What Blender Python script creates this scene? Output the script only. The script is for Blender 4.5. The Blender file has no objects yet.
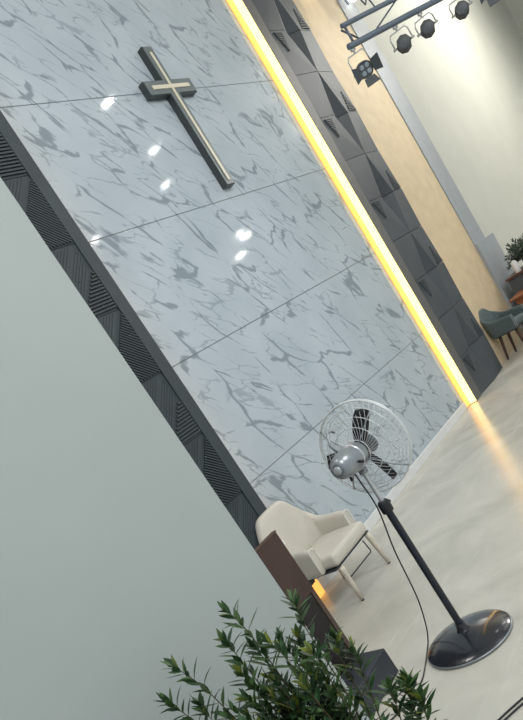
import bpy, bmesh, math, random
from mathutils import Vector, Matrix
random.seed(7)
PI = math.pi
sc = bpy.context.scene
col = sc.collection
V = Vector

# ------------------------------------------------------------------ materials
def new_mat(name):
    m = bpy.data.materials.new(name); m.use_nodes = True
    nt = m.node_tree
    return m, nt, nt.nodes['Principled BSDF']

def mat(name, c, rough=.5, metal=0., var=.12, scale=6., bump=0., bscale=80., spec=.5, coat=0.):
    m, nt, b = new_mat(name)
    tc = nt.nodes.new('ShaderNodeTexCoord')
    n = nt.nodes.new('ShaderNodeTexNoise'); n.inputs['Scale'].default_value = scale; n.inputs['Detail'].default_value = 4
    nt.links.new(tc.outputs['Object'], n.inputs['Vector'])
    r = nt.nodes.new('ShaderNodeValToRGB')
    r.color_ramp.elements[0].position = .3; r.color_ramp.elements[1].position = .7
    r.color_ramp.elements[0].color = (*[x*(1-var) for x in c], 1); r.color_ramp.elements[1].color = (*[min(1, x*(1+var)) for x in c], 1)
    nt.links.new(n.outputs['Fac'], r.inputs['Fac']); nt.links.new(r.outputs['Color'], b.inputs['Base Color'])
    b.inputs['Roughness'].default_value = rough; b.inputs['Metallic'].default_value = metal
    b.inputs['Specular IOR Level'].default_value = spec
    b.inputs['Coat Weight'].default_value = coat
    if bump:
        n2 = nt.nodes.new('ShaderNodeTexNoise'); n2.inputs['Scale'].default_value = bscale
        nt.links.new(tc.outputs['Object'], n2.inputs['Vector'])
        bp = nt.nodes.new('ShaderNodeBump'); bp.inputs['Strength'].default_value = bump; bp.inputs['Distance'].default_value = .01
        nt.links.new(n2.outputs['Fac'], bp.inputs['Height']); nt.links.new(bp.outputs['Normal'], b.inputs['Normal'])
    return m

def emis(name, c, s):
    m, nt, b = new_mat(name)
    b.inputs['Base Color'].default_value = (*c, 1)
    b.inputs['Emission Color'].default_value = (*c, 1); b.inputs['Emission Strength'].default_value = s
    return m

def marble():
    m, nt, b = new_mat('white_grey_veined_marble'); L = nt.links.new; N = nt.nodes.new
    tc = N('ShaderNodeTexCoord')
    def mth(op, a, c=None):
        n = N('ShaderNodeMath'); n.operation = op
        for i, x in enumerate((a, c)):
            if x is None: continue
            if isinstance(x, (int, float)): n.inputs[i].default_value = x
            else: L(x, n.inputs[i])
        return n.outputs[0]
    def noise(vec, sc_, det, dist=0.):
        n = N('ShaderNodeTexNoise'); n.inputs['Scale'].default_value = sc_; n.inputs['Detail'].default_value = det; n.inputs['Distortion'].default_value = dist
        L(vec, n.inputs['Vector']); return n
    def veins(rot, scl, scale, warp, width, seed):
        rv = N('ShaderNodeMapping'); rv.inputs['Rotation'].default_value = (0, rot, 0); rv.inputs['Location'].default_value = (seed, 0, seed*1.7)
        L(tc.outputs['Object'], rv.inputs['Vector'])
        mp = N('ShaderNodeMapping'); mp.inputs['Scale'].default_value = scl; L(rv.outputs['Vector'], mp.inputs['Vector'])
        wn = noise(mp.outputs['Vector'], scale*1.3, 3)
        sub = N('ShaderNodeVectorMath'); sub.operation = 'SUBTRACT'; sub.inputs[1].default_value = (.5, .5, .5); L(wn.outputs['Color'], sub.inputs[0])
        scv = N('ShaderNodeVectorMath'); scv.operation = 'SCALE'; scv.inputs['Scale'].default_value = warp; L(sub.outputs[0], scv.inputs[0])
        ad = N('ShaderNodeVectorMath'); ad.operation = 'ADD'; L(mp.outputs['Vector'], ad.inputs[0]); L(scv.outputs[0], ad.inputs[1])
        v = N('ShaderNodeTexVoronoi'); v.feature = 'DISTANCE_TO_EDGE'; v.inputs['Scale'].default_value = scale; L(ad.outputs[0], v.inputs['Vector'])
        # the vein swells and dies away along its length
        wv = noise(rv.outputs['Vector'], 3.2, 2, .3)
        mr = N('ShaderNodeMapRange'); mr.inputs['From Min'].default_value = .42; mr.inputs['From Max'].default_value = .66
        mr.inputs['To Min'].default_value = 0.006; mr.inputs['To Max'].default_value = width; L(wv.outputs['Fac'], mr.inputs['Value'])
        r = mth('DIVIDE', v.outputs['Distance'], mr.outputs[0])
        k = N('ShaderNodeMapRange'); k.interpolation_type = 'SMOOTHSTEP'; k.inputs['From Min'].default_value = .35; k.inputs['From Max'].default_value = 1.1
        k.inputs['To Min'].default_value = 1; k.inputs['To Max'].default_value = 0; L(r, k.inputs['Value'])
        fade = N('ShaderNodeMapRange'); fade.inputs['From Min'].default_value = .40; fade.inputs['From Max'].default_value = .52; L(wv.outputs['Fac'], fade.inputs['Value'])
        return mth('MULTIPLY', k.outputs[0], fade.outputs[0])
    v1 = veins(VR, (2.3, 1, .8), 1.45, .42, .062, 2.)
    v2 = veins(VR+.35, (2.5, 1, .75), 2.0, .5, .045, 11.)
    mx = mth('MAXIMUM', v1, mth('MULTIPLY', v2, .6))
    base = noise(tc.outputs['Object'], 1.6, 3)
    br = N('ShaderNodeValToRGB')
    br.color_ramp.elements[0].position = .3; br.color_ramp.elements[1].position = .65
    br.color_ramp.elements[0].color = (.41, .48, .54, 1); br.color_ramp.elements[1].color = (.48, .55, .61, 1)
    L(base.outputs['Fac'], br.inputs['Fac'])
    mix = N('ShaderNodeMixRGB'); mix.inputs['Color2'].default_value = (.17, .215, .255, 1)
    L(mth('MULTIPLY', mx, .72), mix.inputs['Fac']); L(br.outputs['Color'], mix.inputs['Color1']); L(mix.outputs['Color'], b.inputs['Base Color'])
    b.inputs['Roughness'].default_value = .07
    b.inputs['Specular IOR Level'].default_value = .5
    return m
VR = math.radians(36)

def floor_mat():
    m, nt, b = new_mat('polished_concrete'); L = nt.links.new
    tc = nt.nodes.new('ShaderNodeTexCoord')
    n = nt.nodes.new('ShaderNodeTexNoise'); n.inputs['Scale'].default_value = 1.3; n.inputs['Detail'].default_value = 7; n.inputs['Distortion'].default_value = 1.2
    L(tc.outputs['Object'], n.inputs['Vector'])
    r = nt.nodes.new('ShaderNodeValToRGB'); e = r.color_ramp.elements
    e[0].position = .3; e[0].color = (.47, .46, .405, 1); e[1].position = .72; e[1].color = (.63, .62, .56, 1)
    L(n.outputs['Fac'], r.inputs['Fac'])
    # long pale trowel marks
    mp = nt.nodes.new('ShaderNodeMapping'); mp.inputs['Rotation'].default_value = (0, 0, .6); mp.inputs['Scale'].default_value = (1.2, 7, 1)
    L(tc.outputs['Object'], mp.inputs['Vector'])
    n2 = nt.nodes.new('ShaderNodeTexNoise'); n2.inputs['Scale'].default_value = 1.2; n2.inputs['Detail'].default_value = 4; n2.inputs['Distortion'].default_value = 1.5
    L(mp.outputs['Vector'], n2.inputs['Vector'])
    r2 = nt.nodes.new('ShaderNodeMapRange'); r2.inputs['From Min'].default_value = .6; r2.inputs['From Max'].default_value = .75
    r2.inputs['To Max'].default_value = .35
    L(n2.outputs['Fac'], r2.inputs['Value'])
    mx = nt.nodes.new('ShaderNodeMixRGB'); mx.inputs['Color2'].default_value = (.74, .74, .69, 1)
    L(r2.outputs[0], mx.inputs['Fac']); L(r.outputs['Color'], mx.inputs['Color1']); L(mx.outputs['Color'], b.inputs['Base Color'])
    rr = nt.nodes.new('ShaderNodeMapRange'); rr.inputs['To Min'].default_value = .16; rr.inputs['To Max'].default_value = .3
    L(n.outputs['Fac'], rr.inputs['Value']); L(rr.outputs[0], b.inputs['Roughness'])
    bp = nt.nodes.new('ShaderNodeBump'); bp.inputs['Strength'].default_value = .06; bp.inputs['Distance'].default_value = .01
    n3 = nt.nodes.new('ShaderNodeTexNoise'); n3.inputs['Scale'].default_value = 22; L(tc.outputs['Object'], n3.inputs['Vector'])
    L(n3.outputs['Fac'], bp.inputs['Height']); L(bp.outputs['Normal'], b.inputs['Normal'])
    return m

M = dict(
    marble=marble(), floor=floor_mat(),
    seam=mat('seam_grey', (.22, .25, .27), .5),
    grey_wall=mat('pale_grey_green_paint', (.37, .42, .415), .75, var=.03, scale=1.2),
    white_wall=mat('off_white_paint', (.60, .60, .545), .8, var=.03, scale=1.5),
    beige=mat('beige_textured_paint', (.66, .53, .35), .7, var=.07, scale=5, bump=.25, bscale=30),
    blue_grey=mat('blue_grey_paint', (.36, .39, .42), .6, var=.04),
    ceil=mat('ceiling_paint', (.75, .75, .72), .9, var=.02),
    base=mat('white_skirting', (.72, .74, .75), .35, var=.03),
    piping_t=mat('pale_teal_piping', (.26, .31, .31), .6, var=.03),
    tile=mat('charcoal_tile', (.062, .073, .084), .6, var=.08, scale=4),
    panel=mat('charcoal_panel', (.037, .050, .060), .55, var=.08, scale=4),
    trimmed=mat('grey_brown_trim', (.12, .118, .115), .6, var=.08),
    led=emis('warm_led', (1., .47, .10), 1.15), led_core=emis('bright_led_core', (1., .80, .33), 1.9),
    trough=mat('cream_trough', (.85, .72, .45), .5, var=.03),
    cross=mat('charcoal_metal', (.04, .05, .055), .4, var=.1),
    cross_face=mat('grey_cross_face', (.13, .16, .17), .35, var=.08),
    inlay=mat('cream_inlay', (.68, .64, .52), .4, var=.05),
    black=mat('black_plastic', (.012, .014, .018), .35, var=.2),
    fan_base=mat('black_enamel', (.014, .018, .026), .22, var=.15, coat=.5),
    pole=mat('black_pole', (.012, .017, .028), .3, var=.15),
    wire=mat('pale_silver_wire', (.74, .77, .79), .35, metal=.25, var=.04),
    chrome=mat('chrome_wire', (.60, .63, .66), .3, metal=.55, var=.05),
    motor=mat('silver_grey_enamel', (.30, .33, .36), .3, metal=.45, var=.06),
    cream=mat('cream_leather', (.60, .575, .51), .55, var=.05, scale=3, bump=.08, bscale=60),
    piping_w=mat('white_piping', (.78, .77, .74), .5, var=.03),
    piping_d=mat('dark_piping', (.03, .035, .04), .5, var=.05),
    pale_wood=mat('pale_painted_wood', (.62, .57, .48), .45, var=.08, scale=12),
    brown=mat('red_brown_laminate', (.060, .032, .026), .4, var=.15, scale=9),
    dark_brown=mat('dark_brown_laminate', (.011, .007, .008), .4, var=.2, scale=9),
    edge_brown=mat('brown_edge', (.10, .065, .05), .4, var=.1),
    plinth=mat('dark_blue_grey_laminate', (.035, .042, .055), .5, var=.1),
    steel=mat('painted_truss_steel', (.13, .16, .20), .4, metal=.3, var=.08), yoke=mat('galvanised_yoke', (.42, .43, .42), .4, metal=.5, var=.05),
    steel_dark=mat('dark_truss_steel', (.07, .09, .11), .45, metal=.4, var=.1),
    can=mat('charcoal_lamp_body', (.05, .06, .068), .5, var=.15),
    lens=mat('smoky_lens', (.22, .27, .31), .15, var=.15, scale=30),
    teal=mat('grey_teal_fabric', (.09, .12, .125), .75, var=.1, scale=20),
    walnut=mat('walnut_legs', (.075, .04, .03), .45, var=.15),
    orange_wood=mat('orange_brown_wood', (.30, .11, .045), .35, var=.15, scale=10),
    red_top=mat('red_brown_top', (.12, .055, .045), .4, var=.1),
    cab=mat('slate_cabinet', (.075, .09, .10), .5, var=.08),
    white=mat('white_plastic', (.80, .80, .80), .35, var=.03),
    leaf=mat('dark_green_leaf', (.030, .075, .028), .38, var=.5, scale=9),
    leaf2=mat('mid_green_leaf', (.060, .125, .040), .4, var=.35, scale=9),
    leaf3=mat('yellow_green_leaf', (.20, .24, .045), .45, var=.25, scale=9),
    stem=mat('plant_stem', (.10, .085, .04), .6, var=.2),
    pot=mat('grey_planter', (.22, .22, .21), .6, var=.08),
    soil=mat('soil', (.03, .02, .015), .9, var=.4, scale=40),
    far_leaf=mat('grey_green_leaf', (.045, .075, .05), .5, var=.4, scale=12),
    globe=emis('white_lamp_glow', (1., .97, .9), 5.),
    spotlamp=emis('downlight_glow', (1., .98, .95), 60.),
)

# ------------------------------------------------------------------ mesh helpers
def box(bm, x0, x1, y0, y1, z0, z1, bev=0.):
    r = bmesh.ops.create_cube(bm, size=1)
    bmesh.ops.scale(bm, vec=(x1-x0, y1-y0, z1-z0), verts=r['verts'])
    bmesh.ops.translate(bm, vec=((x0+x1)/2, (y0+y1)/2, (z0+z1)/2), verts=r['verts'])
    if bev:
        es = list({e for v in r['verts'] for e in v.link_edges})
        bmesh.ops.bevel(bm, geom=es, offset=bev, segments=3, profile=.5, affect='EDGES')

def frame_of(d):
    d = d.normalized(); a = V((0, 0, 1)) if abs(d.z) < .9 else V((1, 0, 0))
    u = d.cross(a).normalized(); return u, d.cross(u).normalized()

def tube(bm, pts, r, n=8, closed=False, cap=True):
    pts = [V(p) for p in pts]; N = len(pts); rs = r if isinstance(r, (list, tuple)) else [r]*N
    rings = []; u = None
    for i, p in enumerate(pts):
        a = pts[i-1] if (i > 0 or closed) else p; b = pts[(i+1) % N] if (i < N-1 or closed) else p
        d = (b-a).normalized()
        if u is None: u, _ = frame_of(d)
        else:
            u = u - d*u.dot(d); u.normalize()
        w = d.cross(u)
        rings.append([bm.verts.new(p + (u*math.cos(2*PI*k/n) + w*math.sin(2*PI*k/n))*rs[i]) for k in range(n)])
    for i in range(N if closed else N-1):
        A, B = rings[i], rings[(i+1) % N]
        for k in range(n): bm.faces.new((A[k], A[(k+1) % n], B[(k+1) % n], B[k]))
    if cap and not closed:
        bm.faces.new(rings[0][::-1]); bm.faces.new(rings[-1])

def lathe(bm, prof, o=(0, 0, 0), axis=(0, 0, 1), n=32):
    o = V(o); ax = V(axis).normalized(); u, w = frame_of(ax)
    rings = []
    for r, h in prof:
        if r < 1e-6: rings.append([bm.verts.new(o+ax*h)])
        else: rings.append([bm.verts.new(o+ax*h+(u*math.cos(2*PI*k/n)+w*math.sin(2*PI*k/n))*r) for k in range(n)])
    for A, B in zip(rings, rings[1:]):
        for k in range(n):
            k2 = (k+1) % n
            if len(A) == 1 and len(B) == 1: continue
            if len(A) == 1: bm.faces.new((A[0], B[k2], B[k]))
            elif len(B) == 1: bm.faces.new((A[k], A[k2], B[0]))
            else: bm.faces.new((A[k], A[k2], B[k2], B[k]))

def prism(bm, poly, d):
    a = [bm.verts.new(V(p)) for p in poly]; b = [bm.verts.new(V(p)+V(d)) for p in poly]
    bm.faces.new(a); bm.faces.new(b[::-1])
    for i in range(len(a)):
        j = (i+1) % len(a); bm.faces.new((a[j], a[i], b[i], b[j]))

def obj(name, bm, m, parent=None, smooth=False, angle=None, subsurf=0, loc=None):
    bmesh.ops.recalc_face_normals(bm, faces=bm.faces)
    me = bpy.data.meshes.new(name); bm.to_mesh(me); bm.free()
    ms = m if isinstance(m, (list, tuple)) else [m]
    for x in ms: me.materials.append(M[x])
    if smooth or angle:
        for f in me.polygons: f.use_smooth = True
        if angle:
            me.set_sharp_from_angle(angle=math.radians(angle))
    o = bpy.data.objects.new(name, me); col.objects.link(o)
    if parent: o.parent = parent
    if loc: o.location = loc
    if subsurf:
        s = o.modifiers.new('subsurf', 'SUBSURF'); s.levels = s.render_levels = subsurf
    return o

def B(): return bmesh.new()
def tag(o, label, cat, group=None):
    o['label'] = label; o['category'] = cat
    if group: o['group'] = group
    return o
def thing(name, label, cat, loc=(0, 0, 0), rz=0, group=None):
    o = bpy.data.objects.new(name, None); col.objects.link(o)
    o.location = loc; o.rotation_euler = (0, 0, rz); o.empty_display_size = .1
    return tag(o, label, cat, group)
def struct(name, bm, m, label=None, **k):
    o = obj(name, bm, m, **k); o['kind'] = 'structure'
    if label: o['label'] = label
    return o

# ------------------------------------------------------------------ the setting
CEIL = 7.0
b = B(); box(b, -12, 14, -9, .12, -.1, 0); struct('floor', b, 'floor', 'polished grey concrete floor of the stage')
b = B(); box(b, -12, 14, 0.02, .14, 0, CEIL); struct('wall_back', b, 'white_wall', 'off-white back wall at the right of the stage')
b = B(); box(b, 13.9, 14, -9, .14, 0, CEIL); struct('wall_right', b, 'white_wall', 'off-white side wall right of the stage')
b = B(); box(b, -12, 14, -9, .14, CEIL, CEIL+.1); struct('ceiling', b, 'ceil', 'white ceiling')
# grey wall that closes the stage opening on the left
b = B(); box(b, -12, -6.585, -1.8, -1.68, 0, CEIL, .004); struct('wall_left', b, 'grey_wall', 'pale grey-green wall that hides the left of the stage')
# marble sheets with open joints
b = B()
zs = [0.0, 1.202, 2.424, 3.646, 4.868, 6.09, CEIL]
for z0, z1 in zip(zs, zs[1:]): box(b, -5.95, 0.0, -.006, .02, z0+.004, z1-.004, .002)
struct('wall_marble', b, 'marble', 'glossy pale marble wall with grey veins and four level joints')
b = B(); box(b, -5.95, 0, .0, .021, 0, CEIL); struct('trim_3', b, 'seam')
b = B(); box(b, -4.45, 0.0, -.024, -.006, 0, .105, .004); struct('baseboard_back', b, 'base', 'white baseboard below the marble')
b = B(); box(b, 1.5, 3.25, -.012, .021, 0, CEIL); struct('wall_beige', b, 'beige', 'beige painted wall band right of the charcoal tiles')
b = B(); box(b, 3.25, 3.84, -.03, .021, 1.73, CEIL); struct('trim_1', b, 'blue_grey', 'blue-grey upright band between beige and off-white wall')
b = B(); box(b, 3.25, 4.2, -.06, .021, 0, 1.73, .004); struct('trim_2', b, 'blue_grey', 'wider blue-grey panel at the foot of the upright band')

# ------------------------------------------------------------------ charcoal relief panels either side of the marble
def clip_line(tri, p, d):
    ts = []
    for i in range(3):
        a, c = V(tri[i]), V(tri[(i+1) % 3]); e = c-a
        den = d.x*e.y-d.y*e.x
        if abs(den) < 1e-9: continue
        w = a-p; t = (w.x*e.y-w.y*e.x)/den; s = (w.x*d.y-w.y*d.x)/den
        if -1e-6 <= s <= 1+1e-6: ts.append(t)
    return (min(ts), max(ts)) if len(ts) >= 2 else None
def ridges(bm, tri, d, pitch, width, y, h):
    d = V(d).normalized(); n = V((-d.y, d.x))
    tri = [V(t) for t in tri]
    lo = min(t.dot(n) for t in tri); hi = max(t.dot(n) for t in tri)
    k = lo+pitch*.6
    while k < hi-pitch*.3:
        r = clip_line(tri, n*k, d)
        if r and r[1]-r[0] > .03:
            a = n*k+d*(r[0]+.004); c = n*k+d*(r[1]-.004); q = n*width/2
            prism(bm, [(p.x, y, p.y) for p in (a-q, c-q, c+q, a+q)], (0, -h, 0))
        k += pitch

def relief(bm, pts, hs, tris, y):
    vs = [bm.verts.new((p[0], y-h, p[1])) for p, h in zip(pts, hs)]
    for t in tris: bm.faces.new([vs[i] for i in t])

RZ = [.0, .61, 1.215, 1.82, 2.42, 3.025, 3.63, 4.235, 4.84, 5.445, 6.05, 6.655]
def right_panel():
    t = thing('wall_panel', 'charcoal wall panel of folded diamond tiles right of the glowing light strip', 'wall panel', (.155, 0, 0), 0, 'charcoal relief panels beside the marble')
    X = .155
    b = B(); box(b, .0, 1.395, -.0345, .019, 0, RZ[-1]+.3); obj('backing_board', b, 'panel', t)
    b = B(); box(b, .0, .035, -.125, -.035, 0, RZ[-1]+.3, .003); box(b, .042, .235, -.115, -.035, 0, RZ[-1]+.3, .004); obj('edge_trim', b, 'trimmed', t)
    xl, xc, xr = .245, .835, 1.395
    for i in range(len(RZ)-1):
        z0, z1 = RZ[i], RZ[i+1]
        starz_top = (i % 2 == 1)          # star meets at the top edge of odd rows
        zs_, zo = (z1, z0) if starz_top else (z0, z1)
        for left in (True, False):
            b = B(); g = .003
            xs = xc-g if left else xc+g; xo = xl+g if left else xr-g
            s = (xs, zs_-(g if starz_top else -g)); o_ = (xo, zo+(g if starz_top else -g)); a = (xo, s[1]); bb = (xs, o_[1])
            m_ = (xo+(xs-xo)*.62, o_[1])
            Y = -.035
            # folded skin of four facets, closed by a rim down to the board
            P = [s, a, o_, m_, bb]
            Hs = [.108, .062, .078, .094, .004]
            vs = [b.verts.new((p[0], Y-h, p[1])) for p, h in zip(P, Hs)]
            ws = [b.verts.new((p[0], Y, p[1])) for p in P]
            for f in ((0, 1, 2), (0, 2, 3), (0, 3, 4)): b.faces.new([vs[q] for q in f])
            b.faces.new(ws)
            for q in range(5): b.faces.new((vs[q], vs[(q+1) % 5], ws[(q+1) % 5], ws[q]))
            tl = obj('tile', b, 'tile', t)
            if left != starz_top:         # ribbed corner on two of the four tiles round a star
                b = B(); sg = 1 if starz_top else -1
                inx = 1 if left else -1
                tri = [(xo+inx*.02, o_[1]+sg*.01), (xo+inx*.27, o_[1]+sg*.01), (xo+inx*.19, o_[1]+sg*.34)]
                ridges(b, tri, (1, 0), .024, .011, Y, .100)
                if len(b.verts): obj('ribbed_corner', b, 'tile', tl)
                else: b.free()
    return t
right_panel()

def left_panel():
    t = thing('wall_panel', 'charcoal wall panel with ribbed triangles left of the marble', 'wall panel', (-4.56, 0, 0), 0, 'charcoal relief panels beside the marble')
    b = B(); box(b, -1.4, 0, -.10, -.0065, .16, RZ[-1]+.3); obj('backing_board', b, 'panel', t)
    b = B(); box(b, -.135, 0, -.12, -.1005, .16, RZ[-1]+.3, .003); obj('edge_trim', b, 'panel', t)
    W = .59
    for i in range(len(RZ)-1):
        z0, z1 = max(.16, RZ[i]+.004), RZ[i+1]-.004
        for c in range(2):
            x1 = -.1355-c*(W+.006); x0 = x1-W; Y = -.1005
            b = B()
            box(b, x0, x1, Y-.006, Y, z0, z1)
            diag = V((x0-x1, z0-z1)); big = (i % 2 == 0)
            # upper left half: fine ribs along the diagonal
            ridges(b, [(x0+.02, z1-.01), (x1-.03, z1-.01), (x0+.02, z0+.04)], diag, .026, .015, Y-.006, .004)
            if not big and z1-z0 > .5:
                ridges(b, [(x1-.01, z1-.01), (x1-.01, z1-.22), (x0+.20, z0+.01)], diag, .026, .015, Y-.006, .004)
                ridges(b, [(x1-.01, z1-.01), (x0+.20, z0+.01), (x0+.02, z0+.01)], diag, .026, .015, Y-.006, .004)
            tl = obj('tile', b, 'panel', t)
            b = B()
            if big:
                ridges(b, [(x1-.005, z1-.02), (x1-.005, z0+.01), (x0+.03, z0+.01)], (1, -.85), .024, .0125, Y-.006, .015)
            else:
                ridges(b, [(x1-.005, z1-.23), (x1-.005, z0+.01), (x0+.22, z0+.01)], (1, 0), .028, .0145, Y-.006, .015)
            obj('ribbed_triangle', b, 'panel', tl)
left_panel()

# ------------------------------------------------------------------ warm light strips in the slots beside the marble
t = thing('light_strip', 'glowing yellow light strip between marble and diamond-tiled panel', 'light strip', (.0775, 0, 0), 0, 'warm light strips beside the marble')
LT = RZ[-1]+.3
b = B(); box(b, -.0745, .0745, -.006, .02, 0.01, LT); obj('channel', b, 'trough', t)
b = B(); box(b, -.0745, .0605, -.022, -.0065, 0.01, LT, .004); obj('diffuser', b, 'led', t)
b = B(); box(b, .061, .0765, -.116, -.0065, 0.01, LT, .004); obj('bright_core', b, 'led_core', t)
t = thing('light_strip', 'hidden warm light strip behind the left ribbed panel, with added glow block near floor', 'light strip', (-4.56, 0, 0), 0, 'warm light strips beside the marble')
b = B(); box(b, .0005, .0055, -.095, -.0065, .165, 6.5); obj('channel', b, 'trough', t)
b = B(); box(b, .006, .012, -.095, -.0065, .165, 6.5); obj('diffuser', b, 'led', t)
b = B(); box(b, -.10, .06, -.095, -.03, .006, .155, .006); obj('added_glow_block', b, 'led', t)  # emissive block added to stand in for the warm glow at floor level

# ------------------------------------------------------------------ cross
def cross():
    t = thing('wall_cross', 'dark cross with a cream inlay hung on the marble wall', 'cross', (-2.21, -.0065, 4.86))
    def outline(hw, top, bot, arm, ah, y):
        return [(-hw, y, bot), (hw, y, bot), (hw, y, -ah), (arm, y, -ah), (arm, y, ah), (hw, y, ah), (hw, y, top), (-hw, y, top), (-hw, y, ah), (-arm, y, ah), (-arm, y, -ah), (-hw, y, -ah)]
    b = B(); prism(b, outline(.078, .44, -1.11, .395, .078, 0), (0, -.071, 0)); obj('body', b, 'cross', t)
    b = B(); prism(b, outline(.070, .432, -1.102, .387, .070, -.0712), (0, -.008, 0)); obj('face_plate', b, 'cross_face', t)
    b = B(); prism(b, outline(.017, .37, -1.06, .31, .020, -.0795), (0, -.008, 0)); obj('inlay', b, 'inlay', t)
cross()

# ------------------------------------------------------------------ pedestal fan
def fan():
    t = thing('pedestal_fan', 'silver pedestal fan with wire cage standing on the concrete floor', 'fan', (-5.786, -2.051, 0))
    b = B(); lathe(b, [(0, .0), (.262, .0), (.266, .008), (.266, .022), (.25, .034), (.20, .052), (.13, .068), (.07, .078), (.045, .083), (.032, .10), (.03, .13), (0, .13)], n=56); obj('base', b, 'fan_base', t, angle=40)
    b = B(); lathe(b, [(.267, .004), (.272, .006), (.272, .016), (.267, .018)], n=56); obj('base_rim', b, 'motor', t, smooth=True)
    b = B(); lathe(b, [(0, .10), (.022, .10), (.022, .95), (0, .95)], n=20); obj('pole', b, 'pole', t, angle=40)
    b = B(); lathe(b, [(0, .925), (.033, .925), (.036, .935), (.036, .985), (.028, 1.0), (0, 1.0)], n=24)
    tube(b, [(.03, 0, .96), (.06, 0.0, .965)], .012, 10); obj('collar', b, 'black', t, angle=40)
    b = B(); lathe(b, [(0, .99), (.014, .99), (.014, 1.205), (0, 1.205)], n=16); obj('inner_tube', b, 'chrome', t, angle=40)
    # head
    ax = V((.995, .03, -.05)).normalized(); up = V((0, 0, 1)); side = ax.cross(up).normalized(); up = side.cross(ax).normalized()
    O = V((0, 0, 1.30))
    def W(f, s, u): return O+ax*f+side*s+up*u
    b = B(); tube(b, [(0, 0, 1.19), (0, 0, 1.215)], .026, 14); tube(b, [W(-.02, -.028, -.07), W(-.02, -.028, -.005)], .011, 8); tube(b, [W(-.02, .028, -.07), W(-.02, .028, -.005)], .011, 8)
    tube(b, [W(-.02, -.034, -.07), W(-.02, .034, -.07)], .013, 8); tube(b, [(0, 0, 1.215), W(-.02, 0, -.07)], .016, 8); obj('tilt_bracket', b, 'motor', t, smooth=True)
    b = B(); lathe(b, [(0, -.205), (.028, -.205), (.030, -.20), (.034, -.203), (.050, -.196), (.066, -.17), (.074, -.13), (.078, -.08), (.080, -.03), (.078, .02), (.070, .045), (.055, .055), (0, .055)], O, ax, 32)
    mo = obj('motor', b, 'motor', t, angle=45)
    b = B(); lathe(b, [(.0795, -.04), (.083, -.037), (.083, -.027), (.0795, -.024)], O, ax, 32); obj('motor_ring', b, 'chrome', mo, smooth=True)
    b = B(); lathe(b, [(.018, -.206), (.024, -.210), (.02, -.214), (0, -.212)], O, ax, 20); obj('end_cap', b, 'chrome', mo, smooth=True)
    R_, cf = .281, .14                     # cage radius, cage centre along the axis
    def guard(nw, f_in, f_out, r_in, name, rings, spiral):
        b = B()
        def prof(q): # q 0 at hub .. 1 at rim
            r = r_in+(R_-r_in)*q
            f = f_in+(f_out-f_in)*(q**2.4)
            return r, f
        for k in range(nw):
            a0 = 2*PI*k/nw; pts = []
            for j in range(7):
                q = j/6; r, f = prof(q); a = a0+spiral*q
                pts.append(W(f, r*math.cos(a), r*math.sin(a)))
            tube(b, pts, .0012, 4, cap=False)
        for q, rad in rings:
            r, f = prof(q)
            tube(b, [W(f, r*math.cos(2*PI*k/40), r*math.sin(2*PI*k/40)) for k in range(40)], rad, 6, closed=True)
        return obj(name, b, 'wire', t, smooth=True)
    guard(48, .055, cf-.008, .075, 'rear_guard', [(0, .003), (.35, .0022), (.62, .0022), (.84, .0022), (1, .0042)], .5)
    fg = guard(48, .215, cf+.008, .055, 'front_guard', [(0, .003), (.35, .0022), (.62, .0022), (.84, .0022), (1, .0042)], -.5)
    b = B(); lathe(b, [(0, .222), (.05, .220), (.056, .214), (.052, .209), (0, .209)], O, ax, 28); obj('badge_disc', b, 'motor', fg, smooth=True)
    # blades and hub
    b = B(); lathe(b, [(0, .0555), (.05, .0555), (.055, .07), (.053, .125), (.04, .14), (0, .142)], O, ax, 28); obj('hub', b, 'black', t, angle=45)
    for k in range(3):
        th = BL + k*2*PI/3
        b = B(); rows = []
        for j in range(9):
            q = j/8; r = .045+q*.20; half = .022+.020*math.sin(PI*min(1, q*.62+.12)); sweep = -.12*q
            row = []
            for i in range(5):
                w_ = (i/4-.5)*2*half; a = th+sweep+math.atan2(w_, r)
                f = .098+(-w_*.55)+.006*math.cos(PI*(i/4-.5))
                row.append(W(f, r*math.cos(a), r*math.sin(a)))
            rows.append(row)
        for d in (0, .004):
            pass
        top = [[b.verts.new(p) for p in row] for row in rows]; bot = [[b.verts.new(p+ax*.004) for p in row] for row in rows]
        n, m_ = len(rows), 5
        for j in range(n-1):
            for i in range(m_-1):
                b.faces.new((top[j][i], top[j][i+1], top[j+1][i+1], top[j+1][i])); b.faces.new((bot[j][i], bot[j+1][i], bot[j+1][i+1], bot[j][i+1]))
        for j in range(n-1):
            for i in (0, m_-1): b.faces.new((top[j][i], top[j+1][i], bot[j+1][i], bot[j][i]))
        for i in range(m_-1):
            for j in (0, n-1): b.faces.new((top[j][i], top[j][i+1], bot[j][i+1], bot[j][i]))
        obj('blade', b, 'black', t, smooth=True)
    # arms from motor to rear rim, carrying handle
    for a in (PI*.25, PI*.75, PI*1.25, PI*1.75):
        b = B(); tube(b, [W(.03, .074*math.cos(a), .074*math.sin(a)), W(.055, .11*math.cos(a), .11*math.sin(a)), W(.075, .20*math.cos(a), .20*math.sin(a)), W(cf-.008, R_*math.cos(a), R_*math.sin(a))], .004, 8)
        obj('cage_brace', b, 'motor', t, smooth=True)
    b = B(); tube(b, [W(-.06, -.04, .07), W(-.075, -.05, .12), W(-.03, -.055, .185), W(.015, -.055, .185), W(.03, -.05, .165)], .0075, 10); obj('carry_handle', b, 'motor', t, smooth=True)
    b = B(); tube(b, [W(-.10, .075, -.02), W(-.10, .105, -.03)], .009, 10); obj('control_knob', b, 'black', t, smooth=True)
    b = B(); tube(b, [W(-.12, -.01, -.075), W(-.12, -.01, -.10)], .008, 8); obj('control_knob', b, 'black', t, smooth=True)
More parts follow.
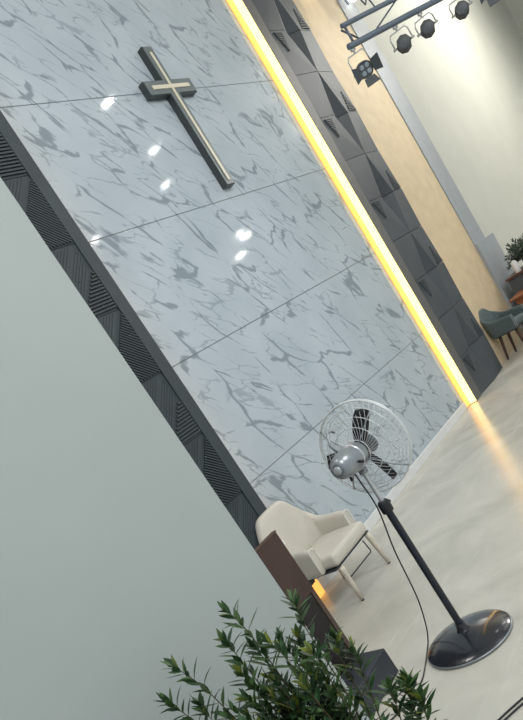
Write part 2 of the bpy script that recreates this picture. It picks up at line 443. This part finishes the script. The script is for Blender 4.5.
    # mains cord
    pts = [W(-.08, 0, -.076), W(-.075, -.0, -.13), V((-.045, .02, .98)), V((-.03, .09, .70)), V((.02, .17, .36)), V((.06, .26, .13)), V((.045, .30, .03)), V((-.03, .29, .006)), V((-.17, .245, .006)), V((-.32, .205, .006)), V((-.45, .205, .006)), V((-.57, .24, .006)), V((-.72, .32, .006))]
    b = B(); tube(b, smooth_path(pts), .0045, 8); obj('power_cord', b, 'black', t, smooth=True)
BL = 1.08

def smooth_path(pts, n=5):
    pts = [V(p) for p in pts]; out = []
    for i in range(len(pts)-1):
        p0, p1, p2, p3 = pts[max(0, i-1)], pts[i], pts[i+1], pts[min(len(pts)-1, i+2)]
        for k in range(n):
            t = k/n
            out.append(.5*((2*p1)+(p2-p0)*t+(2*p0-5*p1+4*p2-p3)*t*t+(3*p1-p0-3*p2+p3)*t**3))
    out.append(pts[-1]); return out
fan()

# ------------------------------------------------------------------ armchairs (upholstered shell of back and arms, seat, legs)
def shell(path, tops, leans, zb, th):
    """path of (x,y) outer points from one arm front round the back to the other; the wall is th thick inwards"""
    b = B(); rings = []
    n = len(path)
    for i, (x, y) in enumerate(path):
        a = V(path[max(0, i-1)]); c = V(path[min(n-1, i+1)]); d = (c-a).normalized(); nin = V((-d.y, d.x))   # inward for a path that runs clockwise seen from above
        if nin.dot(-V((x, y+.02))) < 0: nin = -nin
        T = tops[i]; H = T-zb
        def P(q, z):
            l = leans[i]*max(0, (z-zb)/H)
            return (x+nin.x*(q*th-l), y+nin.y*(q*th-l), z)
        ring = [P(.12, zb), P(0, zb+.03), P(0, zb+H*.5), P(0, T-.05), P(.12, T-.012), P(.5, T), P(.88, T-.012), P(1, T-.05), P(1, zb+H*.5), P(1, zb+.03), P(.88, zb)]
        rings.append([b.verts.new(p) for p in ring])
    for A, C in zip(rings, rings[1:]):
        for k in range(len(A)):
            k2 = (k+1) % len(A); b.faces.new((A[k], A[k2], C[k2], C[k]))
    b.faces.new(rings[0]); b.faces.new(rings[-1][::-1])
    es = [e for r in (rings[0], rings[-1]) for v in r for e in v.link_edges if e.other_vert(v) in r]
    bmesh.ops.bevel(b, geom=list(set(es)), offset=.012, segments=2, affect='EDGES', profile=.6)
    return b, None

def armchair(name, label, loc, rz, fab, leg_m, pipe_m, w, dep, arm_h, back_h, seat_h, th, stretch, back_set=0., arm_in=0.):
    t = thing(name, label, 'armchair', loc, rz)
    hw, hb, hf = w/2, dep*.46, dep*.54
    path, tops, leans = [], [], []
    def add(x, y, z, l=0.): path.append((x, y)); tops.append(z); leans.append(l)
    c = .11
    fa = -hf+arm_in; add(-hw, fa, arm_h-.02); add(-hw, fa*.5, arm_h+.005); add(-hw, 0, arm_h+.005, .005); add(-hw, hb-c-.03, arm_h+.02, .015)
    for k in range(1, 6):
        a = PI/2*k/6; q = k/6
        add(-hw+c-c*math.cos(a), hb-c+c*math.sin(a), arm_h+.03+(back_h-arm_h-.03)*.72*q**1.3, .02+.05*q)
    add(-hw+c+.05*w/.7, hb, back_h-.01, .07); add(-hw+c+.11*w/.7, hb, back_h, .07); add(0, hb, back_h+.005, .075)
    m = [(p[0]*-1, p[1]) for p in path[:-1]][::-1]; path += m; tops += tops[:-1][::-1]; leans += leans[:-1][::-1]
    b, _ = shell(path, tops, leans, seat_h-.13, th)
    sh = obj('back_shell', b, fab, t, smooth=True, subsurf=1)
    # piping round the arm fronts and along the rim
    for sx in (-1, 1):
        x0 = sx*hw; x1 = sx*(hw-th)
        zlo = seat_h-.11; zt = arm_h-.04
        b = B(); tube(b, smooth_path([(x0, fa-.004, zlo), (x0, fa-.004, zt-.02), (x0-sx*.02, fa-.004, zt+.016), (x1+sx*.02, fa-.004, zt+.016), (x1, fa-.004, zt-.02), (x1, fa-.004, zlo)], 4), .0055, 6)
        obj('piping', b, pipe_m, sh, smooth=True)
    b = B(); box(b, -hw+th*.8, hw-th*.8, -hf+back_set, hb-th*.8, seat_h-.13, seat_h, .045); obj('seat', b, fab, t, smooth=True, subsurf=1)
    b = B(); box(b, -hw+.05, hw-.05, -hf+.03+back_set, hb-.06, seat_h-.142, seat_h-.128, .004); obj('seat_frame', b, 'piping_d', t)
    zl = seat_h-.1425
    for sx in (-1, 1):
        for yy, sp in ((-hf+.07, -.02), (hb-.10, .05)):
            b = B(); x = sx*(hw-.11)
            tube(b, [(x, yy, zl), (x+sx*.004, yy+sp*.15, zl*.86), (x+sx*.012, yy+sp*.5, zl*.5), (x+sx*.02, yy+sp, .012)], [.026, .026, .022, .016], 14)
            lg = obj('leg', b, leg_m, t, smooth=True)
            b = B(); tube(b, [(x+sx*.02, yy+sp, .0), (x+sx*.02, yy+sp, .0118)], .0135, 14); obj('leg_tip', b, 'piping_d', lg)
    if stretch:
        b = B(); zz = zl*.62
        tube(b, [(hw-.22, -hf+.06, zl), (hw-.2, -hf+.06, zz+.01), (hw-.21, -hf+.06, zz), (-hw+.13, -hf+.072, zz)], .006, 8)
        obj('stretcher', b, 'piping_d', t, smooth=True)
    return t
armchair('armchair', 'cream upholstered armchair with pale legs behind the brown pulpit', (-4.59, -.45, 0), 0, 'cream', 'pale_wood', 'piping_w', .74, .62, .60, .96, .47, .085, True, .05, .19)
armchair('armchair', 'grey-teal armchair with brown legs at the wooden table by the beige wall', (2.06, -.27, 0), math.radians(-8), 'teal', 'walnut', 'piping_t', .50, .46, .64, .88, .52, .05, False)

# ------------------------------------------------------------------ pulpit
def pulpit():
    t = thing('pulpit', 'narrow red-brown pulpit on a dark plinth beside the pale grey wall', 'pulpit', (-6.25, -1.25, 0))
    b = B(); box(b, -.19, .285, -.36, .16, 0, .18, .004); obj('plinth', b, 'plinth', t)
    b = B(); box(b, -.22, .235, -.155, .14, .1805, .70, .003); obj('column', b, 'dark_brown', t)
    b = B(); box(b, .2355, .272, -.16, .145, .1805, .70, .002); obj('edge_board', b, 'edge_brown', t)
    b = B(); box(b, -.27, .268, -.165, -.14, .7005, 1.13, .003); obj('front_board', b, 'brown', t)
    b = B(); box(b, -.27, .268, -.1395, .19, .7005, .96, .003); obj('head', b, 'brown', t)
    b = B(); box(b, -.272, .271, -.168, -.136, 1.1305, 1.142, .002); obj('top_edge', b, 'edge_brown', t)
    b = B(); box(b, .2685, .286, -.163, -.14, 1.03, 1.065, .002); obj('clip', b, 'white', t)
pulpit()

# ------------------------------------------------------------------ foliage
def leaf(bm, o, d, nrm, L, w, curl, mi):
    d = d.normalized(); s = d.cross(nrm).normalized(); n = s.cross(d)
    prof = [(0, .06), (.14, .5), (.38, 1.0), (.62, .9), (.84, .45), (1.0, 0.03)]
    rows = []
    for q, k in prof:
        c = o+d*(L*q)+n*(-curl*L*q*q)
        hw = w*.5*k
        rows.append((bm.verts.new(c+s*hw+n*hw*.28), bm.verts.new(c), bm.verts.new(c-s*hw+n*hw*.28)))
    for A, C in zip(rows, rows[1:]):
        for i in range(2):
            f = bm.faces.new((A[i], A[i+1], C[i+1], C[i])); f.material_index = mi; f.smooth = True

def rnd(a=1.): return random.uniform(-a, a)
def sprig(fb, sb, pts, nl, L, w, spread=1.0, young=.12):
    path = smooth_path(pts, 6); n = len(path)
    tube(sb, path, [.0042-.003*i/(n-1) for i in range(n)], 5)
    az = random.uniform(0, 6.28)
    for k in range(nl):
        q = .22+.78*(k+.5)/nl; i = min(n-2, int(q*(n-1))); fr = q*(n-1)-i
        o = path[i].lerp(path[i+1], fr); ax = (path[i+1]-path[i]).normalized(); u, v = frame_of(ax)
        az += 2.4+rnd(.3)
        out = u*math.cos(az)+v*math.sin(az)
        el = (.62 if q < .9 else 1.5)+rnd(.25)
        d = out*spread+ax*el+V((0, 0, .12))
        ln = L*(1.0-.35*max(0, q-.7)/.3)*random.uniform(.75, 1.15)
        mi = 2 if (q > .9 and random.random() < young*2) or random.random() < young*.25 else (1 if random.random() < .3 else 0)
        leaf(fb, o, d, ax+out*-.2, ln, w*random.uniform(.8, 1.15), rnd(.12)+.06, mi)
    leaf(fb, path[-1], (path[-1]-path[-2])+V((rnd(.002), rnd(.002), 0)), V((rnd(), rnd(), .2)), L*.7, w*.8, .05, 1)

def shrub():
    base = V((-7.36, -2.42, 0))
    t = thing('potted_shrub', 'leafy dark green shrub in front of the pale grey wall', 'potted plant', base)
    fb, sb = B(), B()
    tips = [(-7.36, -2.30, 1.30), (-7.42, -2.26, 1.22), (-7.58, -2.13, 1.25), (-7.66, -2.08, 1.16), (-7.62, -2.18, 1.10), (-7.22, -2.48, 1.20), (-7.27, -2.44, 1.08), (-7.17, -2.50, .98),
            (-7.15, -2.52, .90), (-7.28, -2.36, 1.08), (-7.46, -2.28, 1.10), (-7.20, -2.62, .74), (-7.14, -2.66, .72), (-7.18, -2.70, .66), (-7.10, -2.62, .68), (-7.40, -2.44, 1.16), (-7.33, -2.52, 1.04),
            (-7.52, -2.30, 1.02), (-7.34, -2.28, 1.12)]
    for tp in tips:
        T = V(tp)-base; r0 = V((rnd(.05), rnd(.05), .34))
        mid = r0.lerp(T, .5)+V((T.x*.18, T.y*.18, -.04))
        sprig(fb, sb, [r0, mid, T.lerp(mid, .25)+V((rnd(.015), rnd(.015), 0)), T], 34, .094, .023)
    for k in range(150):
        a = random.uniform(0, 2*PI); r = .36*math.sqrt(random.random())
        T = V((r*math.cos(a), r*math.sin(a)*.9, random.uniform(.68, 1.04)-r*.25))
        T += V((-.07, .09, .0))
        if T.x*.61-T.y*.79 > .07 and T.z > .62: continue
        r0 = V((rnd(.05), rnd(.05), .36)); mid = r0.lerp(T, .5)+V((T.x*.15, T.y*.15, -.03))
        sprig(fb, sb, [r0, mid, T], 30, .090, .023)
    f = obj('foliage', fb, ['leaf', 'leaf2', 'leaf3'], t); obj('stems', sb, 'stem', t, smooth=True)
    b = B(); lathe(b, [(0, .0), (.13, 0), (.15, .02), (.19, .36), (.2, .38), (.185, .38), (.17, .33), (0, .33)], n=40); obj('pot', b, 'pot', t, angle=40)
    b = B(); lathe(b, [(0, .345), (.1, .345), (.174, .334)], n=32); obj('soil', b, 'soil', t, smooth=True)
shrub()

# ------------------------------------------------------------------ floor cables
for dx, lb in ((0., 'black floor cable nearest the fan at the bottom right of the picture'), (.017, 'black floor cable just outside its twin at the bottom right')):
    pts = [(-6.72+dx, -2.40+dx*1.6, .007), (-6.62+dx, -2.46+dx*1.6, .007), (-6.52+dx, -2.515+dx*1.6, .007), (-6.42+dx, -2.58+dx*1.6, .007), (-6.25+dx, -2.70+dx*1.6, .007), (-6.0+dx, -2.86+dx*1.6, .007)]
    b = B(); tube(b, smooth_path(pts), .005, 8); tag(obj('floor_cable', b, 'black', smooth=True), lb, 'cable', 'pair of cables on the floor')

# ------------------------------------------------------------------ lighting truss and stage lamps
E0 = V((-1.27, -1.473, 4.14)); TD = V((.87, -.49, 0)).normalized()
def truss():
    t = thing('lighting_truss', 'grey steel lighting truss hanging at the top right', 'truss', E0)
    ln = 4.2
    b = B(); tube(b, [(0, 0, 0), TD*ln], .030, 14); obj('chord', b, 'steel', t, angle=50)
    b = B(); tube(b, [V((0, 0, .20))+TD*.05, TD*ln+V((0, 0, .20))], .024, 14); obj('chord', b, 'steel', t, angle=50)
    b = B(); tube(b, [TD*.08+V((0, 0, .025)), TD*.08+V((0, 0, .18))], .014, 10); obj('end_post', b, 'steel', t, smooth=True)
    s = .06
    b = B(); tube(b, [TD*.02+V((0, 0, .17)), TD*.16+V((0, 0, .03))], .010, 8); obj('brace', b, 'steel_dark', t, smooth=True)
    while s+.82 < ln:
        b = B(); tube(b, [TD*(s+.34)+V((0, 0, .025)), TD*(s+.74)+V((0, 0, .185))], .008, 8); obj('brace', b, 'steel_dark', t, smooth=True)
        s += .85
    for s in (.52, 2.6):
        b = B(); tube(b, smooth_path([TD*s+V((0, 0, .22)), TD*(s-.03)+V((0, 0, .34)), TD*(s-.12)+V((0, 0, .5)), TD*(s-.14)+V((0, 0, CEIL-E0.z))], 5), .008, 8); obj('hanger', b, 'steel_dark', t, smooth=True)
truss()

def lamp(name, label, s, aim, barn, drop=.27, R=.078, L=.12):
    """lamp hung from the lower chord at distance s; aim is where its front points"""
    o = E0+TD*s
    t = thing(name, label, 'stage light', o, 0, 'stage lights on the truss')
    aim = V(aim).normalized(); side = aim.cross(V((0, 0, 1))).normalized(); up = side.cross(aim).normalized()
    C = V((0, 0, -drop))
    b = B(); tube(b, [-TD*.025+V((0, 0, -.0445)), TD*.025+V((0, 0, -.0445))], .014, 14); tube(b, [(0, 0, -.045), (0, 0, -.078)], .012, 8); obj('clamp', b, 'yoke', t, smooth=True)
    b = B(); w = R+.022
    top = V((0, 0, -.078))
    pts = [C+side*w, C+side*w+V((0, 0, drop-.12)), C+side*(w-.02)+V((0, 0, drop-.082)), C-side*(w-.02)+V((0, 0, drop-.082)), C-side*w+V((0, 0, drop-.12)), C-side*w]
    tube(b, pts, .0075, 8)
    for sg in (-1, 1): tube(b, [C+side*sg*(R-.01), C+side*sg*(w+.02)], .012, 8)
    obj('yoke', b, 'yoke', t, smooth=True)
    b = B(); lathe(b, [(0, -L*.55), (R*.25, -L*.55), (R*.27, -L*.52), (R*.8, -L*.50), (R*.92, -L*.45), (R, -L*.3), (R, -L*.05), (R*.94, -L*.02), (R*.94, L*.3), (R*1.02, L*.33), (R*1.02, L*.45), (R*.9, L*.45), (R*.88, L*.38), (0, L*.38)], C, aim, 8 if not barn else 28)
    body = obj('housing', b, 'can', t, angle=35)
    b = B()
    for q in (.35, .55, .75): lathe(b, [(R*q-.004, -L*.506), (R*q, -L*.512), (R*q+.004, -L*.506)], C, aim, 24)
    obj('vent_ring', b, 'black', body, smooth=True)
    if barn:
        b = B()
        for sx, sy in ((-1, -1), (-1, 1), (1, -1), (1, 1)):
            c0 = C+(side*sx+up*sy)*R*.38
            lathe(b, [(0, L*.381), (R*.3, L*.381), (R*.34, L*.40), (R*.24, L*.43), (0, L*.44)], c0, aim, 18)
        obj('lens', b, 'lens', body, smooth=True)
        f = C+aim*L*.45
        for ang in (0, PI, 3*PI/2):
            dv = side*math.cos(ang)+up*math.sin(ang); tv = side*-math.sin(ang)+up*math.cos(ang)
            h = f+dv*R*.98; fold = (dv*.80+aim*.60)
            b = B(); th = (aim*.80-dv*.60)*.004
            poly = [h-tv*R*.72, h+tv*R*.72, h+tv*R*.95+fold*R*1.15, h-tv*R*.95+fold*R*1.15]
            prism(b, poly, th); obj('barn_door', b, 'can', t)
    else:
        b = B(); lathe(b, [(0, L*.381), (R*.86, L*.381), (R*.5, L*.43), (0, L*.45)], C, aim, 24); obj('lens', b, 'lens', body, smooth=True)
    return o+C, aim
cam_dir = V((-.72, -.55, -.28))
lamp('stage_light', 'stage light with open barn doors at the near end of the truss', .03, cam_dir, True, .26)
lamp('stage_light', 'round stage light second from the near end of the truss', .62, (.90, .38, -.06), False, .22)
lamp('stage_light', 'round stage light third from the near end of the truss', .98, (.90, .38, -.06), False, .20)
lamp('stage_light', 'round stage light fourth along the truss, cut by the top edge', 1.50, (.90, .38, -.06), False, .20)
lamp('stage_light', 'stage light with barn doors last along the truss, mostly above the frame', 1.92, cam_dir, True, .15)

# small glowing lamp on the band above the truss end
t = thing('wall_lamp', 'small glowing white lamp on the blue-grey band above the truss', 'wall lamp', (3.55, -.03, 6.0))
b = B(); lathe(b, [(0, 0), (.05, 0), (.05, .02), (.03, .03), (.03, .06), (0, .06)], (0, 0, 0), (0, -1, 0), 20); obj('mount', b, 'steel', t, angle=40)
b = B(); bmesh.ops.create_uvsphere(b, u_segments=20, v_segments=12, radius=.085); bmesh.ops.translate(b, vec=(0, -.12, 0), verts=b.verts); obj('globe', b, 'globe', t, smooth=True)

# ------------------------------------------------------------------ furniture at the far right
def table():
    t = thing('wooden_table', 'orange-brown wooden table beside the grey-teal armchair', 'table', (2.83, -.76, 0))
    b = B(); box(b, -.31, .31, -.46, .46, .69, .72, .008); obj('tabletop', b, 'orange_wood', t)
    b = B(); box(b, -.25, .25, -.38, .38, .60, .6895); obj('apron', b, 'orange_wood', t)
    for sx in (-1, 1):
        for sy in (-1, 1):
            b = B(); tube(b, [(sx*.21, sy*.30, .60), (sx*.25, sy*.20, 0)], [.045, .028], 12); obj('leg', b, 'orange_wood', t, smooth=True)
table()
def cabinet():
    t = thing('slate_cabinet', 'slate grey cabinet with red-brown top behind the wooden table', 'cabinet', (3.55, -.36, 0))
    b = B(); box(b, -.36, .36, -.12, .14, .03, .95, .004); obj('body', b, 'cab', t)
    b = B(); box(b, -.40, .40, -.55, .16, .9505, .985, .004); obj('top', b, 'red_top', t)
    for x in (-.35, .35):
        b = B(); box(b, x-.022, x+.022, -.165, -.1205, 0, .95, .003); obj('post', b, 'black', t)
    for x in (-.35, .35):
        b = B(); box(b, x-.022, x+.022, -.535, -.49, 0, .95, .003); obj('post', b, 'black', t)
    b = B(); box(b, -.34, .34, -.11, .13, 0, .0295); obj('foot', b, 'black', t)
cabinet()
t = thing('white_bottle', 'white bottle standing on the slate cabinet in front of the plant', 'bottle', (3.25, -.42, .9855))
b = B(); lathe(b, [(0, 0), (.048, 0), (.052, .006), (.052, .16), (.042, .185), (.02, .2), (.02, .21), (0, .21)], n=24); obj('body', b, 'white', t, angle=45)
b = B(); lathe(b, [(0, .2105), (.022, .2105), (.022, .235), (.010, .24), (.010, .26), (0, .26)], n=16); tube(b, [(0, 0, .254), (-.045, .02, .25)], .008, 8); obj('pump_cap', b, 'black', t, angle=45)
def far_plant():
    t = thing('potted_plant', 'bushy grey-green plant standing on the slate cabinet', 'potted plant', (3.66, -.52, .9855))
    fb, sb = B(), B()
    for k in range(60):
        a = random.uniform(0, 2*PI); r = .34*math.sqrt(random.random()); T = V((r*math.cos(a), r*math.sin(a), random.uniform(.22, .50)-r*.3))
        r0 = V((rnd(.03), rnd(.03), .13)); mid = r0.lerp(T, .5)+V((T.x*.1, T.y*.1, .02))
        sprig(fb, sb, [r0, mid, T], 18, .10, .020, young=.0)
    obj('foliage', fb, ['far_leaf', 'far_leaf', 'far_leaf'], t); obj('stems', sb, 'stem', t, smooth=True)
    b = B(); lathe(b, [(0, 0), (.07, 0), (.09, .13), (.095, .15), (.085, .15), (.08, .12), (0, .12)], n=28); obj('pot', b, 'black', t, angle=40)
far_plant()

# ------------------------------------------------------------------ lights
def area(name, loc, target, size, power, c=(1, 1, 1), sy=None):
    l = bpy.data.lights.new(name, 'AREA'); l.energy = power; l.color = c; l.size = size
    if sy: l.shape = 'RECTANGLE'; l.size_y = sy
    o = bpy.data.objects.new(name, l); col.objects.link(o); o.location = loc
    o.rotation_euler = (V(target)-V(loc)).to_track_quat('-Z', 'Y').to_euler(); return o
def spot(name, loc, target, power, ang, c=(1, 1, 1), blend=.8, r=.06):
    l = bpy.data.lights.new(name, 'SPOT'); l.energy = power; l.color = c; l.spot_size = math.radians(ang); l.spot_blend = blend; l.shadow_soft_size = r
    o = bpy.data.objects.new(name, l); col.objects.link(o); o.location = loc
    o.rotation_euler = (V(target)-V(loc)).to_track_quat('-Z', 'Y').to_euler(); return o

w = bpy.data.worlds.new('hall_light'); sc.world = w; w.use_nodes = True
bg = w.node_tree.nodes['Background']; bg.inputs['Color'].default_value = (.86, .95, 1.0, 1); bg.inputs['Strength'].default_value = .54
area('hall_fill', (-8.5, -5.5, 6.6), (-6.5, -2.5, 0), 3.0, 230, (1, .98, .95))  # this and the next: area fills added for overall light, not real fixtures
area('hall_fill', (-3.5, -6.5, 6.6), (-2.5, -2, 0), 2.4, 270, (1, .98, .95))
area('stage_fill', (-7.0, -.9, 6.7), (-5.5, -.6, 0), 1.2, 45, (1, .98, .95))  # added fill above the left of the stage, no fixture
area('white_wall_fill', (8.8, -3.4, 6.7), (5.6, 0, 4.2), 1.0, 330, (1, .97, .88))  # unseen fill added to brighten the off-white wall
spot('panel_fill_spot', (4.8, -2.0, 6.7), (.9, 0, 2.8), 330, 60, (1, .97, .92), .8)  # unseen spot added for contrast on the folded tiles
spot('wall_washer', (2.2, -.25, 6.85), (2.3, 0, 5.7), 45, 42, (1, .88, .68), .6)
# downlights whose reflections sparkle on the marble
for i, (x, y, z, r) in enumerate([(-.34, -2.09, 6.2, .075), (1.98, -3.5, 6.2, .07), (2.1, -3.78, 5.7, .06), (3.0, -3.5, 4.26, .09), (2.6, -3.56, 3.98, .08), (3.12, -3.66, 4.40, .06), (-.45, -3.62, 5.07, .07)]):
    t = thing('downlight', 'small round downlight above the stage, out of the picture', 'ceiling light', (x, y, z), 0, 'downlights above the stage')
    b = B(); lathe(b, [(0, 0), (r, 0), (r*.9, -.02), (0, -.035)], n=20); obj('lamp_disc', b, 'spotlamp', t, smooth=True)
    b = B(); lathe(b, [(0, .001), (r*1.2, .001), (r*1.1, .05), (.012, .08), (.012, CEIL-z)], n=20); obj('fitting', b, 'steel', t, angle=40)

# ------------------------------------------------------------------ camera
cam = bpy.data.cameras.new('camera'); co = bpy.data.objects.new('camera', cam); col.objects.link(co)
r = V((.5090, -.6622, -.5497)); f = V((math.sin(.79916)*math.cos(-.17460), math.cos(.79916)*math.cos(-.17460), math.sin(-.17460)))
yaw, pitch, roll = .7991616, -.1746028, -.5923114
r0 = V((math.cos(yaw), -math.sin(yaw), 0)); u0 = r0.cross(f)
r = r0*math.cos(roll)+u0*math.sin(roll); u = -r0*math.sin(roll)+u0*math.cos(roll)
mw = Matrix((r, u, -f)).transposed().to_4x4(); mw.translation = V((-8.97804, -4.28510, 1.97328)); co.matrix_world = mw
cam.sensor_fit = 'HORIZONTAL'; cam.sensor_width = 36; cam.lens = 700.03/523*36
cam.shift_x = 0.0; cam.shift_y = (519.758-360)/523
cam.clip_start = .05
sc.camera = co
vs = sc.view_settings; sc.display_settings.display_device = 'sRGB'
vs.view_transform = 'Standard'; vs.look = 'None'; vs.gamma = 1; vs.use_curve_mapping = False; vs.exposure = 0.0
